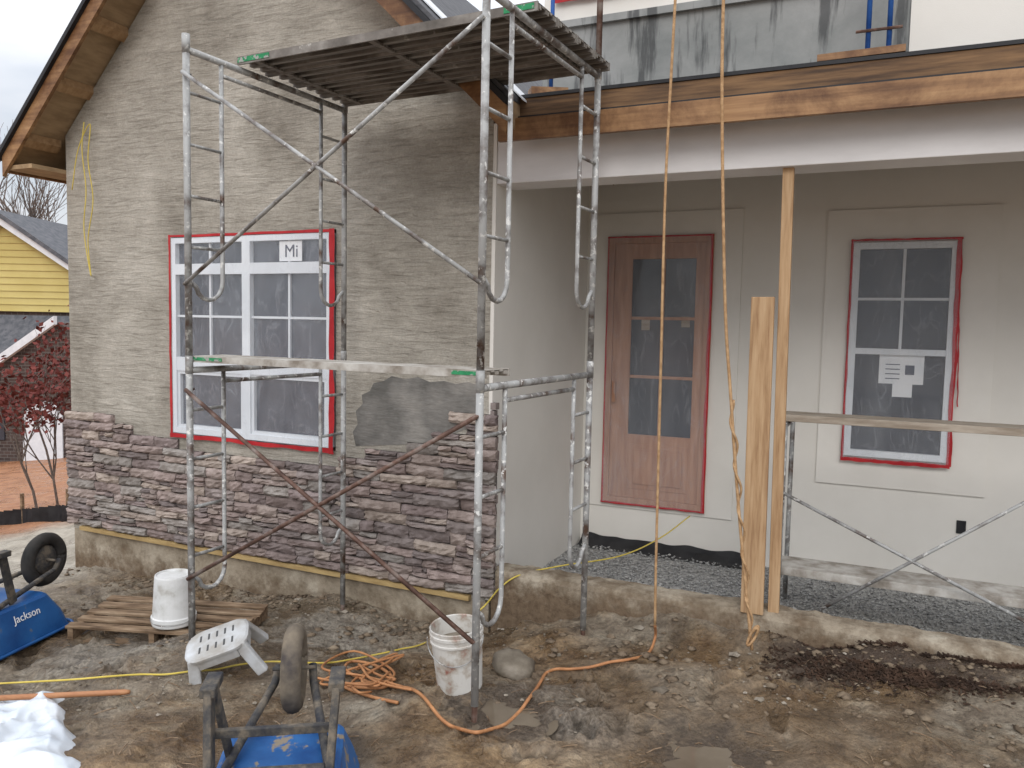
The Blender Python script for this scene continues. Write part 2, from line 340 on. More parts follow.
base=g.mix(g.math('MULTIPLY',g.near(P(720,740,Z=0).x,P(720,740,Z=0).y,.9,e_),.5),base,(.18,.12,.068))
for ux,uy,r in PUD: base=g.mix(g.near(ux,uy,r*1.5,e_),base,(.09,.066,.046))
for px,py in((960,668),(880,660),(820,655)):
    q=P(px,py,Z=0);base=g.mix(g.near(q.x,q.y,.42,e_),base,(.07,.047,.032))
base=g.mix(1.0,base,g.ramp(c_,[(.28,(.55,.55,.55)),(.5,(1,1,1)),(.72,(1.35,1.35,1.35))]),'MULTIPLY')
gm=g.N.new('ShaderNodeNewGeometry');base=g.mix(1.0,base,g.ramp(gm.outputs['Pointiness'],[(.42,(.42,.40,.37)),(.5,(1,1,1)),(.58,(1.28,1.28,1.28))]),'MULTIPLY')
sand=g.mix(g.rng(g.pos('X'),-6.6,-7.4),base,g.ramp(b_,[(.35,(.28,.24,.185)),(.6,(.48,.43,.35))]))
clay=g.ramp(b_,[(.35,(.25,.10,.045)),(.6,(.38,.175,.08)),(.75,(.34,.27,.18))])
c=g.mix(g.rng(g.pos('X'),-9.9,-10.6),sand,clay)
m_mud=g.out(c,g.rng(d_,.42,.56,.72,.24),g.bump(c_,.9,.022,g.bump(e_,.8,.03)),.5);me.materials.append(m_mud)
g=NG('muddy_water');m_water=g.out(g.ramp(g.noise(4),[(.3,(.11,.085,.06)),(.7,(.18,.145,.105))]),.04,None,.5)
for i,(ux,uy,r) in enumerate(PUD):
    z=sorted(hh(ux+a_*.03,uy+b2*.03) for a_ in range(-3,4) for b2 in range(-3,4))[20]+.014
    q=MB();q.add([(ux+r*1.25*math.cos(t),uy+r*.95*math.sin(t),z) for t in [k*math.pi/16 for k in range(32)]],[tuple(range(32))]);q.build('puddle',m_water,kind='structure')
# rubble
def rock(mb,p,s,fl=.6):
    vs=[];
    for d in ((1,0,0),(-1,0,0),(0,1,0),(0,-1,0),(0,0,1),(0,0,-1),(.6,.6,.5),(-.6,.6,.4),(.6,-.6,.5),(-.6,-.6,.5)):
        v=Vector(d)*s*random.uniform(.6,1.2);v.z*=fl;vs.append(v)
    a=random.uniform(0,6.28);rm=Matrix.Rotation(a,3,'Z')
    fs=[(4,0,6),(4,6,2),(4,2,7),(4,7,1),(4,1,9),(4,9,3),(4,3,8),(4,8,0),(0,2,6),(2,1,7),(1,3,9),(3,0,8),(5,2,0),(5,1,2),(5,3,1),(5,0,3)]
    mb.add([Vector(p)+rm@v for v in vs],fs)
mb=MB();mc=MB()
for i in range(6500):
    x=random.uniform(-7.5,2);y=random.uniform(2.1,5.33)
    if noise.noise(Vector((x*1.1,y*1.1,5)))<random.uniform(-.05,.45): continue
    s=.003*(1/max(.06,random.random()))**.75
    rock(mb,(x,y,hh(x,y)+s*.1),min(s,.016))
for i in range(5200):
    x=random.uniform(-7.5,2);y=5.33-abs(random.gauss(0,.7))
    if y<2.2 or noise.noise(Vector((x*1.1,y*1.6,9)))<random.uniform(-.2,.4): continue
    s=.008*(1/max(.08,random.random()))**.65
    rock(mc,(x,y,hh(x,y)+s*.05),min(s,.045),.5)
for px,py,s in ((660,690,.05),(692,700,.035),(640,628,.045),(560,655,.035),(118,668,.07),(150,660,.05),(580,700,.03),(760,700,.03),(735,655,.05),(700,632,.05),(395,640,.05),(420,600,.05),(300,600,.05),(345,612,.04)):
    rock(mb,G(px,py),s,.45)
mb.build('rubble',m_rock,label='loose pebbles and mortar crumbs scattered over the mud',cat='rubble',kind='stuff')
mc.build('mud_clods',m_clod,smooth=True,label='brown mud clods lying thickest along the wall foot',cat='mud clods',kind='stuff')
mb=MB()
for i in range(3600):
    px=random.gauss(925,80);py=664+(px-780)*.075+random.gauss(0,8)
    if px<765 or px>1100: continue
    p=G(px,min(py,720)); 
    if p.y>5.33: p.y=5.33
    p.z=hh(p.x,p.y)
    d=Vector((random.uniform(-1,1),random.uniform(-.6,.6),random.uniform(-.2,.5)))*random.uniform(.01,.045)
    mb.bar(p+Vector((0,0,.006)),p+d+Vector((0,0,.01)),random.uniform(.004,.018),random.uniform(.002,.005))
mb.build('root_litter',m_dirtdark,label='dark leaf and root litter heaped along the porch kerb',cat='litter',kind='stuff')
mb=MB()
for i in range(300):
    px=random.uniform(0,1024);py=random.uniform(600,768);p=G(px,py)
    if p.y>5.2: continue
    d=Vector((random.uniform(-1,1),random.uniform(-1,1),.05)).normalized()*random.uniform(.03,.12)
    mb.tube([p+Vector((0,0,.006)),p+d*.5+Vector((0,0,.01)),p+d+Vector((0,0,.004))],random.uniform(.001,.003),5)
mb.build('twigs',m_pallet,label='straw and splinters strewn on the mud',cat='twigs',kind='stuff')
# ---------------------------------------------------------------- house
YG=5.35;YB=7.44;XL=-7.3;XR=-2.60;RX,RZ=-5.08,6.0
house=empty('house',(-2.45,6.4,-.5),'house under construction with grey rendered gable, half finished stone veneer and cream porch','house')
def zl(x):return RZ+(x-RX)*1.0
def zr(x):return RZ-(x-RX)*.97
wx0=P(172,340,Y=YG).x;wx1=P(336,340,Y=YG).x;wz1=P(254,232,Y=YG).z;wz0=P(254,443,Y=YG).z
mb=MB()
mb.prism([(XL,-.12),(wx0,-.12),(wx0,zl(wx0)),(XL,zl(XL))],YG,YG+.25)
mb.prism([(wx0,-.12),(wx1,-.12),(wx1,wz0),(wx0,wz0)],YG,YG+.25)
mb.prism([(wx0,wz1),(wx1,wz1),(wx1,zr(wx1)),(RX,RZ),(wx0,zl(wx0))],YG,YG+.25)
mb.prism([(wx1,-.12),(XR-.03,-.12),(XR-.03,zr(XR)),(wx1,zr(wx1))],YG,YG+.25)
mb.prism([(wx0,wz0),(wx1,wz0),(wx1,wz1),(wx0,wz1)],YG+.2,YG+.25)
mb.build('gable_wall',m_scratch,house)
mb=MB();mb.box(XL,XL+.2,YG+.26,12,-.6,3.75);mb.build('gable_side_wall',m_scratch,house)
mb=MB();mb.prism([(XR-.03,-.1),(XR,-.1),(XR,3.5),(XR-.03,3.5)],YG+.003,YG+.25);mb.prism([(XR-.2,-.6),(XR,-.6),(XR,3.4),(XR-.2,3.4)],YG+.25,YB);mb.build('porch_side_wall',m_cream,house)
mb=MB();mb.box(XL+.01,XR,YG+.0,YG+.3,-1.0,-.122);mb.build('foundation',m_conc,house)
mb=MB();mb.box(XL+.15,XR-.15,YG-.05,YG-.003,-.115,-.077);mb.build('ledger_strip',m_ledger,house,label='yellow timber strip under the stones')
pts=[(356,446),(353,432),(358,424),(356,411),(363,404),(362,395),(370,391),(374,383),(384,381),(392,376),(405,379),(418,377),(430,382),(444,381),(456,384),(468,382),(478,385),(480,425),(420,444)]
mb=MB();mb.prism([(P(a,b,Y=YG).x,P(a,b,Y=YG).z) for a,b in pts],YG-.004,YG+.01);mb.build('mortar_patch',m_wet,house,label='dark wet mortar patch above the stones')
# stone veneer
prof=[(-7.4,1.17),(-6.75,1.12),(-6.35,1.0),(-6.05,.86),(-3.95,.86),(-3.8,.96),(-3.3,1.08),(-3.02,1.18),(-2.9,1.34),(-2.3,1.42)]
def top(x):
    for (a,z),(b,zz) in zip(prof,prof[1:]):
        if a<=x<=b: return z+(zz-z)*(x-a)/(b-a)
    return 1.4
mb=MB();pal=[(.33,.262,.24),(.26,.205,.19),(.385,.315,.28),(.43,.36,.31),(.295,.25,.235),(.215,.18,.172),(.35,.285,.258),(.33,.30,.275),(.275,.222,.212)]
def stone(x0,x1,z0,z1):
    g=.0025;x0+=g;x1-=g;z0+=g;z1-=g
    c=random.choice(pal);k=random.uniform(.82,1.15);mb.col=tuple(v*k for v in c)
    nx=max(3,int((x1-x0)/.045)+1);nz=4;pr=random.uniform(.032,.075);vs=[];fs=[]
    sk=random.uniform(-.016,.016)
    for j in range(nz+1):
        for i in range(nx+1):
            e=(i in(0,nx))+(j in(0,nz));x=x0+(x1-x0)*i/nx;z=z0+(z1-z0)*j/nz
            d=pr*(1,.68,.42)[e]+random.uniform(-.009,.009)
            if e: x+=random.uniform(-.005,.005)
            z+=random.uniform(-.004,.004)+sk*(i/nx-.5)
            vs.append((x,YG-max(.006,d),z))
    n=nx+1
    for j in range(nz):
        for i in range(nx): fs.append((j*n+i,j*n+i+1,(j+1)*n+i+1,(j+1)*n+i))
    ring=[i for i in range(n)]+[j*n+nx for j in range(1,nz+1)]+[nz*n+i for i in range(nx-1,-1,-1)]+[j*n for j in range(nz-1,0,-1)]
    b=len(vs)
    for r_ in ring: vs.append((vs[r_][0],YG+.002,vs[r_][2]))
    m_=len(ring)
    for i in range(m_): fs.append((ring[i],b+i,b+(i+1)%m_,ring[(i+1)%m_]))
    mb.add(vs,fs)
z=-.07
while z<1.5:
    hgt=random.uniform(.055,.108);x=XL-.04+random.uniform(-.02,0)
    while x<XR+.03:
        ln=random.uniform(.13,.44);x1=min(x+ln,XR+.055)
        if XR+.055-x1<.1:x1=XR+.055
        t=top((x+x1)/2)+random.uniform(-.03,.03)
        if z+hgt<t+.02 and not(z+hgt>wz0-.01 and x1>wx0-.02 and x<wx1+.02):
            mb.col=(.055,.046,.041);mb.add([(x,YG-.012,z),(x1,YG-.012,z),(x1,YG-.012,z+hgt),(x,YG-.012,z+hgt)],[(0,1,2,3)])
            if random.random()<.42 and hgt>.075:
                s=z+hgt*random.uniform(.4,.6);
                xm=x+(x1-x)*random.uniform(.35,.65)
                stone(x,x1,z,s);stone(x,xm,s,z+hgt);stone(xm,x1,s,z+hgt)
            else: stone(x,x1,z,z+hgt)
        x=x1
    z+=hgt
zz=-.07
while zz<1.38:
    hgt=random.uniform(.05,.08);c=random.choice(pal);mb.col=c
    mb.box(XR+.001,XR+.03+random.uniform(0,.02),YG-.03,YG+random.uniform(.02,.05),zz+.004,zz+hgt-.004);zz+=hgt
mb.build('stone_veneer',m_stone,house)
# windows
def ribbon(mb,x0,z0,x1,z1,w,Y,seg=14,jit=.004):
    d=Vector((x1-x0,z1-z0));n=Vector((-d.y,d.x)).normalized();vs=[];fs=[];seg*=2;s0=random.uniform(0,50)
    for i in range(seg+1):
        t=i/seg;c=Vector((x0,z0))+d*t
        a=c+n*(w/2+jit*1.6*noise.noise(Vector((t*9,s0,0))));b=c-n*(w/2+jit*1.6*noise.noise(Vector((t*9,s0,7))))
        y=Y-.003*random.random()
        vs+=[(a.x,y,a.y),(b.x,y,b.y)]
    for i in range(seg): fs.append((2*i,2*i+1,2*i+3,2*i+2))
    mb.add(vs,fs)
def frame(mb,x0,x1,z0,z1,t,y0,y1):
    mb.box(x0,x1,y0,y1,z0,z0+t);mb.box(x0,x1,y0,y1,z1-t,z1);mb.box(x0,x0+t,y0,y1,z0+t,z1-t);mb.box(x1-t,x1,y0,y1,z0+t,z1-t)
def ring(mb,o,i,y0,y1):
    (a,b,c,d),(e,f,g_,h)=o,i
    P8=[(a,c),(b,c),(b,d),(a,d),(e,g_),(f,g_),(f,h),(e,h)]
    vs=[(x,y0,z) for x,z in P8]+[(x,y1,z) for x,z in P8];fs=[]
    for k in range(4):
        k2=(k+1)%4;fs+=[(k,k2,4+k2,4+k),(k,8+k,8+k2,k2),(4+k,4+k2,12+k2,12+k)]
    mb.add(vs,fs)
def film(root,x0,x1,z0,z1,Y,sc=1.):
    mb=MB();nx,nz=40,56;vs=[];fs=[]
    for j in range(nz+1):
        for i in range(nx+1):
            x=x0+(x1-x0)*i/nx;z=z0+(z1-z0)*j/nz;e=min(i,nx-i,j,nz-j)/6
            p=Vector((x*2.2+noise.noise(Vector((x,z,0)))*1.5,z*1.8,Y))
            vs.append((x,Y-.010*min(1,e)*(1.2+noise.noise(p*1.2)*1.4+(1-abs(noise.noise(p*1.7))*3)*.5),z))
    for j in range(nz):
        for i in range(nx): fs.append((j*(nx+1)+i,j*(nx+1)+i+1,(j+1)*(nx+1)+i+1,(j+1)*(nx+1)+i))
    mb.add(vs,fs);mb.build('plastic_film',m_film,root,smooth=True)
def Zg(px,py,Y=YG):return P(px,py,Y=Y).z
mb=MB();Y0,Y1=YG-.025,YG+.06
frame(mb,wx0+.03,wx1-.03,wz0+.03,wz1-.03,.05,Y0,Y1)
xm=P(248,330,Y=YG).x;mb.box(xm-.045,xm+.045,Y0,Y1,wz0+.08,wz1-.08)
zt0=Zg(250,263);zt1=Zg(250,274);mr0=Zg(250,360);mr1=Zg(250,372)
units=[(wx0+.08,xm-.045),(xm+.045,wx1-.08)]
panes=[]
for a,b in units:
    mb.box(a,b,Y0,Y1,zt1,zt0);mb.box(a,b,Y0+.004,Y1,mr1-.02,mr0)
    c=(a+b)/2;mb.box(c-.01,c+.01,YG+.0,YG+.02,zt0,wz1-.08);mb.box(c-.01,c+.01,YG+.0,YG+.02,mr0,zt1)
    zc=(mr0+zt1)/2;mb.box(a,c-.01,YG+.0,YG+.02,zc-.01,zc+.01);mb.box(c+.01,b,YG+.0,YG+.02,zc-.01,zc+.01)
    frame(mb,a,b,wz0+.08,mr1-.02,.03,YG-.01,YG+.04)
    panes+=[(a,b,zt0,wz1-.08),(a,b,mr0,zt1),(a,b,wz0+.08,mr1-.02)]
win=mb.build('window',m_white,house,label='wide white double window in the grey gable')
for a,b,c,d in panes:
    q=MB();q.box(a,b,YG+.022,YG+.03,c,d);q.build('pane',m_glass,win)
q=MB();ribbon(q,wx0+.015,wz0-.02,wx0+.015,wz1,.026,YG-.03);ribbon(q,wx1-.02,wz0-.02,wx1-.02,wz1,.052,YG-.032,jit=.012);ribbon(q,wx0,wz1-.015,wx1,wz1-.015,.022,YG-.03);ribbon(q,wx0,wz0+.005,wx1,wz0+.005,.036,YG-.034,jit=.010)
q.build('tape',m_red,win)
film(win,wx0+.02,wx1-.02,wz0+.02,wz1-.02,YG-.027)
s=P(291,251,Y=YG);q=MB();q.box(s.x-.12,s.x+.12,YG-.006,YG-.002,s.z-.085,s.z+.085);q.build('sticker',m_paper,win)
text_mesh('Mi',.15,'sticker_lettering',m_grey,win,Matrix.Translation(Vector((s.x+.01,YG-.0085,s.z-.005))-OFF['house'])@Matrix.Rotation(R(90),4,'X'))
# roofs
def slab(name,mat,x0,x1,fn,o0,o1,y0,y1,par):
    q=MB()
    poly=[(x0,fn(x0)+o0*1.38),(x1,fn(x1)+o0*1.38),(x1,fn(x1)+o1*1.38),(x0,fn(x0)+o1*1.38)]
    q.prism(poly,y0,y1);return q.build(name,mat,par)
EL=-7.66
roof=slab('roof',m_shing,EL-.04,RX,zl,.135,.165,4.95,12,house)
slab('roof_deck',m_ply,EL,RX,zl,.02,.13,5.0,12,roof)
slab('rake_board',m_woodx,EL-.02,RX,zl,-.04,.095,4.965,4.998,roof)
slab('rake_edge',m_black,EL-.06,RX,zl,.098,.132,4.93,4.997,roof)
for X in (-7.42,-6.95,-6.47,-5.98):
    q=MB();q.prism([(X,zl(X)-.045),(X+.06,zl(X+.06)-.045),(X+.06,zl(X+.06)+.02),(X,zl(X)+.02)],5.0,YG);q.build('lookout',m_wood,roof)
q=MB();q.box(EL-.06,EL-.02,5.0,12,zl(EL)-.03,zl(EL)+.13);q.build('eave_board',m_woodx,roof)
q=MB();q.box(EL,XL,5.0,12,zl(EL)-.01,zl(EL)+.03);q.build('soffit',m_ply,roof)
XE=-2.35
roof2=slab('roof',m_shing,RX,XE,zr,.16,.19,4.95,12,house)
slab('roof_deck',m_ply,RX,XE,zr,.02,.155,5.0,12,roof2)
slab('rake_board',m_woodx,RX,XE,zr,-.02,.115,4.965,4.998,roof2)
slab('rake_edge',m_black,RX,XE,zr,.118,.158,4.93,4.997,roof2)
slab('flashing',m_twht,-3.6,XE+.05,zr,.2,.21,5.15,5.45,roof2)
# porch
XE2=6
q=MB();q.box(XR+.0,XE2,YG+.01,YG+.3,3.06,3.39);q.build('porch_beam',m_lav,house,bevel=.006)
q=MB();q.box(XR,XE2,YG+.3,YB,3.4,3.43);q.build('porch_ceiling',m_black,house)
q=MB();q.box(XR,XE2,YB,YB+.2,-.6,3.4);q.build('porch_back_wall',m_cream,house)
q=MB();nx_=420;vs=[];fs=[]
for i in range(nx_+1):
    x=XR+.02+(XE2-XR)*i/nx_
    for (y,z) in ((YG,-.6),(YG,-.2),(YG-.005,-.05),(YG,.04),(YG+.008,.10),(YG+.025,.135),(YG+.08,.15),(YG+.2,.15),(YG+.25,.1),(YG+.25,-.5)):
        k=noise.noise(Vector((x*1.2,z*2,y)))*.014+noise.noise(Vector((x*9,z*14,y)))*.010+noise.noise(Vector((x*30,z*30,y*9)))*.006
        vs.append((x,y+k,z+k*.8))
for i in range(nx_):
    for j in range(9): fs.append((i*10+j,i*10+j+1,i*10+j+11,i*10+j+10))
q.add(vs,fs);q.build('porch_kerb',m_kerb,house)
q=MB();q.box(XR+.12,XE2,5.12,5.16,3.31,3.46);q.build('fascia_board',m_woodx,house)
q=MB();q.box(XR+.25,XE2,5.2,5.24,3.485,3.61);q.build('fascia_board',m_woodd,house,label='upper dark fascia board of the porch')
q=MB();q.box(XR+.14,XE2,5.165,YG+.3,3.40,3.482);q.box(XR+.25,XE2,5.19,5.6,3.612,3.635);q.box(XR+.25,XE2,5.25,5.6,3.484,3.61);q.build('porch_roof_membrane',m_black,house)
YU=5.6;XU=-2.35
xs_=P(910,30,Y=YU).x
q=MB();q.box(XU,xs_,YU,YU+.2,3.637,4.22);q.build('upper_wall',m_upgrey,house,label='grey base coated upper wall')
q=MB();q.box(xs_,XE2,YU-.02,YU+.2,3.72,6.5);q.box(XU,xs_,YU+.0,YU+.2,4.223,6.5);q.build('upper_wall',m_cream,house,label='cream upper wall')
q=MB();q.box(XU,xs_,YU-.035,YU-.002,4.2,4.25);q.build('drip_ledge',m_upgrey,house)
a=P(556,2,Y=YU);b=P(640,-8,Y=YU)
q=MB();frame(q,a.x,b.x+.2,4.40,5.4,.05,YU-.03,YU-.002);uw=q.build('window',m_white,house,label='upper window edge above the porch roof')
q=MB();q.box(a.x+.05,b.x+.15,YU-.015,YU-.003,4.45,5.35);q.build('pane',m_glass,uw)
q=MB();ribbon(q,a.x,4.40,b.x+.2,4.40,.04,YU-.036);q.build('tape',m_red,uw)
# door
def surround(px0,px1,pyt,pyb,Y):
    xm=(px0+px1)/2;ym=(pyt+pyb)/2
    return P(px0,ym,Y=Y).x,P(px1,ym,Y=Y).x,P(xm,pyb,Y=Y).z,P(xm,pyt,Y=Y).z
x0,x1,z0,z1=surround(592,738,212,512,YB);dx0,dx1,dz0,dz1=surround(606,710,236,507,YB)
q=MB();ring(q,(x0,x1,z0,z1),(dx0,dx1,dz0,dz1),YB-.018,YB);q.build('door_surround',m_trim,house)
q=MB();frame(q,dx0,dx1,dz0,dz1,.07,YB-.05,YB-.003)
a,b=dx0+.07,dx1-.07;gx0=P(631,350,Y=YB).x;gx1=P(694,350,Y=YB).x;gz1=P(662,259,Y=YB).z;gz0=P(662,436,Y=YB).z
q.box(a,gx0,YB-.03,YB-.004,dz0+.07,dz1-.07);q.box(gx1,b,YB-.03,YB-.004,dz0+.07,dz1-.07);q.box(gx0,gx1,YB-.03,YB-.004,gz1,dz1-.07);q.box(gx0,gx1,YB-.03,YB-.004,dz0+.07,gz0)
xm=(gx0+gx1)/2;q.box(xm-.014,xm+.014,YB-.028,YB-.006,gz0,gz1)
for k in(1,2):
    z=gz0+(gz1-gz0)*k/3;q.box(gx0,xm-.014,YB-.028,YB-.006,z-.014,z+.014);q.box(xm+.014,gx1,YB-.028,YB-.006,z-.014,z+.014)
pz0,pz1=dz0+.16,gz0-.09
q.box(gx0+.02,gx1-.02,YB-.036,YB-.0305,pz0,pz1);q.box(gx0+.07,gx1-.07,YB-.046,YB-.0365,pz0+.05,pz1-.05)
door=q.build('door',m_door,house,bevel=.003)
for i in range(2):
    for k in range(3):
        zz0=gz0+(gz1-gz0)*k/3;zz1=gz0+(gz1-gz0)*(k+1)/3
        p=MB();p.box((gx0,xm)[i],(xm,gx1)[i],YB-.012,YB-.0055,zz0,zz1);p.build('pane',m_glass,door)
for px,py in((646,325),(686,322)):
    s=P(px,py,Y=YB);p=MB();p.box(s.x-.04,s.x+.04,YB-.0165,YB-.0125,s.z-.05,s.z+.05);p.build('sticker',m_plside,door)
q=MB();q.box(dx0+.085,dx0+.12,YB-.07,YB-.052,dz0+1.0,dz0+1.2);q.build('lock_plate',m_door,door)
q=MB();ribbon(q,dx1-.010,dz0,dx1-.012,dz1,.030,YB-.058,jit=.008);ribbon(q,dx0+.012,dz0,dx0+.012,dz1,.013,YB-.056);ribbon(q,dx0,dz1-.01,dx1,dz1-.01,.014,YB-.056);ribbon(q,dx0,dz0+.01,dx1,dz0+.01,.02,YB-.056);q.build('tape',m_red,door)
film(door,dx0+.01,dx1-.01,dz0+.01,dz1-.01,YB-.06)
# porch window
x0,x1,z0,z1=surround(822,994,208,490,YB);a0,a1,b0,b1=surround(846,956,239,462,YB)
q=MB();ring(q,(x0,x1,z0,z1),(a0,a1,b0,b1),YB-.018,YB);q.build('window_surround',m_trim,house)
q=MB();frame(q,a0+.02,a1-.02,b0+.03,b1-.03,.055,YB-.055,YB-.003);zm=P(900,352,Y=YB).z
q.box(a0+.075,a1-.075,YB-.05,YB-.004,zm-.025,zm+.025);xm=(a0+a1)/2;q.box(xm-.011,xm+.011,YB-.03,YB-.012,zm+.025,b1-.085);zc=(zm+b1-.06)/2
q.box(a0+.075,xm-.011,YB-.03,YB-.012,zc-.011,zc+.011);q.box(xm+.011,a1-.075,YB-.03,YB-.012,zc-.011,zc+.011)
win=q.build('window',m_white,house,label='narrow white window on the porch wall')
for c,d in((b0+.085,zm-.025),(zm+.025,b1-.085)):
    q=MB();q.box(a0+.075,a1-.075,YB-.011,YB-.004,c,d);q.build('pane',m_glass,win)
s=P(901,371,Y=YB);q=MB();q.box(s.x-.17,s.x+.17,YB-.017,YB-.013,s.z-.11,s.z+.15);q.box(s.x-.06,s.x+.09,YB-.0172,YB-.0132,s.z-.22,s.z-.1105);q.build('sticker',m_paper,win)
q=MB()
for k in range(4): q.box(s.x-.12,s.x-.01,YB-.0195,YB-.0178,s.z-.07+k*.04,s.z-.062+k*.04)
q.box(s.x+.03,s.x+.10,YB-.0195,YB-.0178,s.z-.03,s.z+.05);q.build('sticker_mark',m_grey,win)
q=MB();ribbon(q,a1-.01,b0,a1-.02,b1,.038,YB-.062,jit=.010);ribbon(q,a0+.012,b0,a0+.012,b1,.018,YB-.06);ribbon(q,a0,b1-.01,a1,b1-.01,.018,YB-.06);ribbon(q,a0,b0+.0,a1,b0+.0,.034,YB-.062,jit=.008);ribbon(q,a1+.03,b0+.5,a1+.005,b0+1.2,.010,YB-.05);q.build('tape',m_red,win)
film(win,a0+.01,a1-.01,b0+.01,b1-.01,YB-.064)
s=P(961,527,Y=YB);q=MB();q.box(s.x-.035,s.x+.035,YB-.012,YB-.0,s.z-.055,s.z+.055);q.build('outlet_box',m_black,house,bevel=.004)
# porch gravel
q=MB();q.box(XR,XE2,YG+.27,YB,-.4,-.145);q.build('gravel_bed',m_gravel,kind='structure',label='grey crushed gravel bed filling the porch',cat='gravel')
q=MB()
for i in range(7500):
    x=random.uniform(XR+.02,2.2);y=random.uniform(YG+.28,YB-.02);rock(q,(x,y,-.14+random.uniform(0,.014)),random.uniform(.006,.018),.7)
q.build('gravel',m_gravel,kind='stuff',label='loose grey gravel stones lying in the porch',cat='gravel')
q=MB();vs=[];fs=[];n=90
for i in range(n+1):
    t=i/n;x=XR+.03+(P(745,560,Y=YB).x-XR)*t
    for j,(y,z) in enumerate(((YB-.01,-.05),(YB-.05,-.09),(YB-.12,-.125),(YB-.2,-.135))):
        vs.append((x,y+noise.noise(Vector((x*7,j,0)))*.03*(j>0),z+noise.noise(Vector((x*5,j,4)))*.025))
for i in range(n):
    for j in range(3):fs.append((i*4+j,i*4+j+1,i*4+j+5,i*4+j+4))
q.add(vs,fs);q.build('wall_base_membrane',m_black,house)
# ---------------------------------------------------------------- timber props
p=P(774,600,Y=5.43);q=MB();q.bar((p.x,5.43,.13),(p.x-.03,5.43,3.06),.07,.045,up=(0,1,0));q.build('timber_post',m_woodz,bevel=.004,label='tall thin timber post standing on the kerb and propping the porch beam',cat='timber post')
p0=P(753,585,Y=5.375);p1=P(764,297,Y=5.375)
q=MB();q.bar((p0.x,5.375,.13),(p0.x-.015,5.375,p1.z),.145,.04,up=(0,1,0));q.build('timber_board',m_woodz,bevel=.004,label='short wide timber board fixed beside the tall thin porch post',cat='timber board')
# ---------------------------------------------------------------- scaffold tower
ph=R(2.8);av=Vector((-math.cos(ph),math.sin(ph),0));wv=Vector((math.sin(ph),math.cos(ph),0));A=Vector((-1.783,3.527,0));SL=2.08;SW=1.48
def S(l,w,z):return A+av*l+wv*w+Vector((0,0,z))
sc_=empty('scaffold_tower',S(SL/2,SW/2,-.1),'tall two lift steel scaffold tower standing in the mud before the gable','scaffold')
MIDZ=1.75;TOPZ=3.69
def end_frame(l,zb0,zb1,zt,mat,lab=None):
    q=MB();r=.021
    q.tube([S(l,0,zb0),S(l,0,zt)],r,10);q.tube([S(l,SW,zb1),S(l,SW,zt)],r,10)
    q.tube([S(l,0,zt-.05),S(l,SW,zt-.05)],r,10)
    zb=max(zb0,zb1);o=.27
    f=q.build('end_frame',mat,sc_,smooth=True,label=lab)
    for sgn,w0 in((1,0),(-1,SW)):
        q=MB();wi=w0+sgn*o
        q.tube([S(l,wi,zt-.05),S(l,wi,zb+.50)]+[S(l,w0+sgn*(o-.11*(1-math.cos(t))-.0),zb+.50-.12*math.sin(t)) for t in (.4,.8,1.2,1.57)]+[S(l,w0+sgn*(o-.11-.1*math.sin(t)),zb+.38+.08*(1-math.cos(t))) for t in(.5,1.,1.5)]+[S(l,w0,zb+.50)],.014,8)
        z=zt-.30
        while z>zb+.55: q.tube([S(l,w0,z),S(l,wi,z)],.011,6);z-=.31
        q.build('ladder_rail',mat,f,smooth=True)
        q=MB();q.tube([S(l,w0,zt-.07),S(l,w0,zt+.04)],.024,10);q.build('coupling',mat,f,smooth=True)
    q=MB();q.tube([S(l,o,zt-.13),S(l,SW-o,zt-.13)],.014,8);q.build('cross_rail',mat,f,smooth=True)
def gz(l,w):p=S(l,w,0);return h0(p.x,p.y)
for l in(0,SL):
    end_frame(l,gz(l,0)+.06,gz(l,SW)+.06,MIDZ,m_galv)
    end_frame(l,MIDZ+.01,MIDZ+.01,TOPZ,m_galv)
    for w_ in(0,SW):
        q=MB();z=gz(l,w_);q.tube([S(l,w_,z-.12),S(l,w_,z+.2)],.016,8)
        q.build('levelling_jack',m_rust,sc_)
for w_ in(0,SW):
    q=MB();q.tube([S(0,w_,TOPZ+.04),S(0,w_,TOPZ+1.1)],.02,10);q.build('guard_post',m_galv if w_==0 else m_rust,sc_,smooth=True)
def brace(w_,o,l0,z0,l1,z1,mat):
    q=MB();q.tube([S(l0,w_+o,z0),S(l1,w_+o,z1)],.0125,8)
    for l_,z_ in((l0,z0),(l1,z1)):q.tube([S(l_,w_-.035,z_),S(l_,w_+.035,z_)],.008,6)
    q.build('cross_brace',mat,sc_,smooth=True)
brace(0,-.03,SL,2.23,0,3.50,m_galv);brace(0,-.03,SL,3.50,0,2.23,m_galv)
brace(0,-.03,SL,1.58,0,.40,m_rust);brace(0,-.03,SL,.38,0,1.56,m_rust)
def plank(name,l0,l1,w0,w1,z,mat,lab,green=True,th=.05,group=None):
    e=empty(name,S((l0+l1)/2,(w0+w1)/2,z),lab,'scaffold plank',group)
    T=lambda v:S(v.x,v.y,v.z)
    q=MB(T);n=5
    q.box(l0,l1,w0,w0+.012,z,z+th);q.box(l0,l1,w1-.012,w1,z,z+th)
    for k in range(n): q.box(l0+.003,l1-.003,w0+.013+k*(w1-w0-.026)/n,w0+.013+(k+.8)*(w1-w0-.026)/n,z+th*(.7 if k%2 else .35),z+th*(.9 if k%2 else .8))
    q.box(l0+.004,l1-.004,w0+.013,w1-.013,z+th*.91,z+th*.97)
    for k in range(3):
        l=l0+(l1-l0)*(.08+k*.42);q.box(l,l+.04,w0+.013,w1-.013,z+.004,z+th*.34)
    q.build('deck',mat,e)
    if green:
        for a,b in((l0+.02,l0+.2),(l1-.28,l1-.01)):
            q=MB(T);q.box(a,b,w0-.004,w0-.0005,z+.012,z+th-.008);q.build('end_marking',m_green,e)
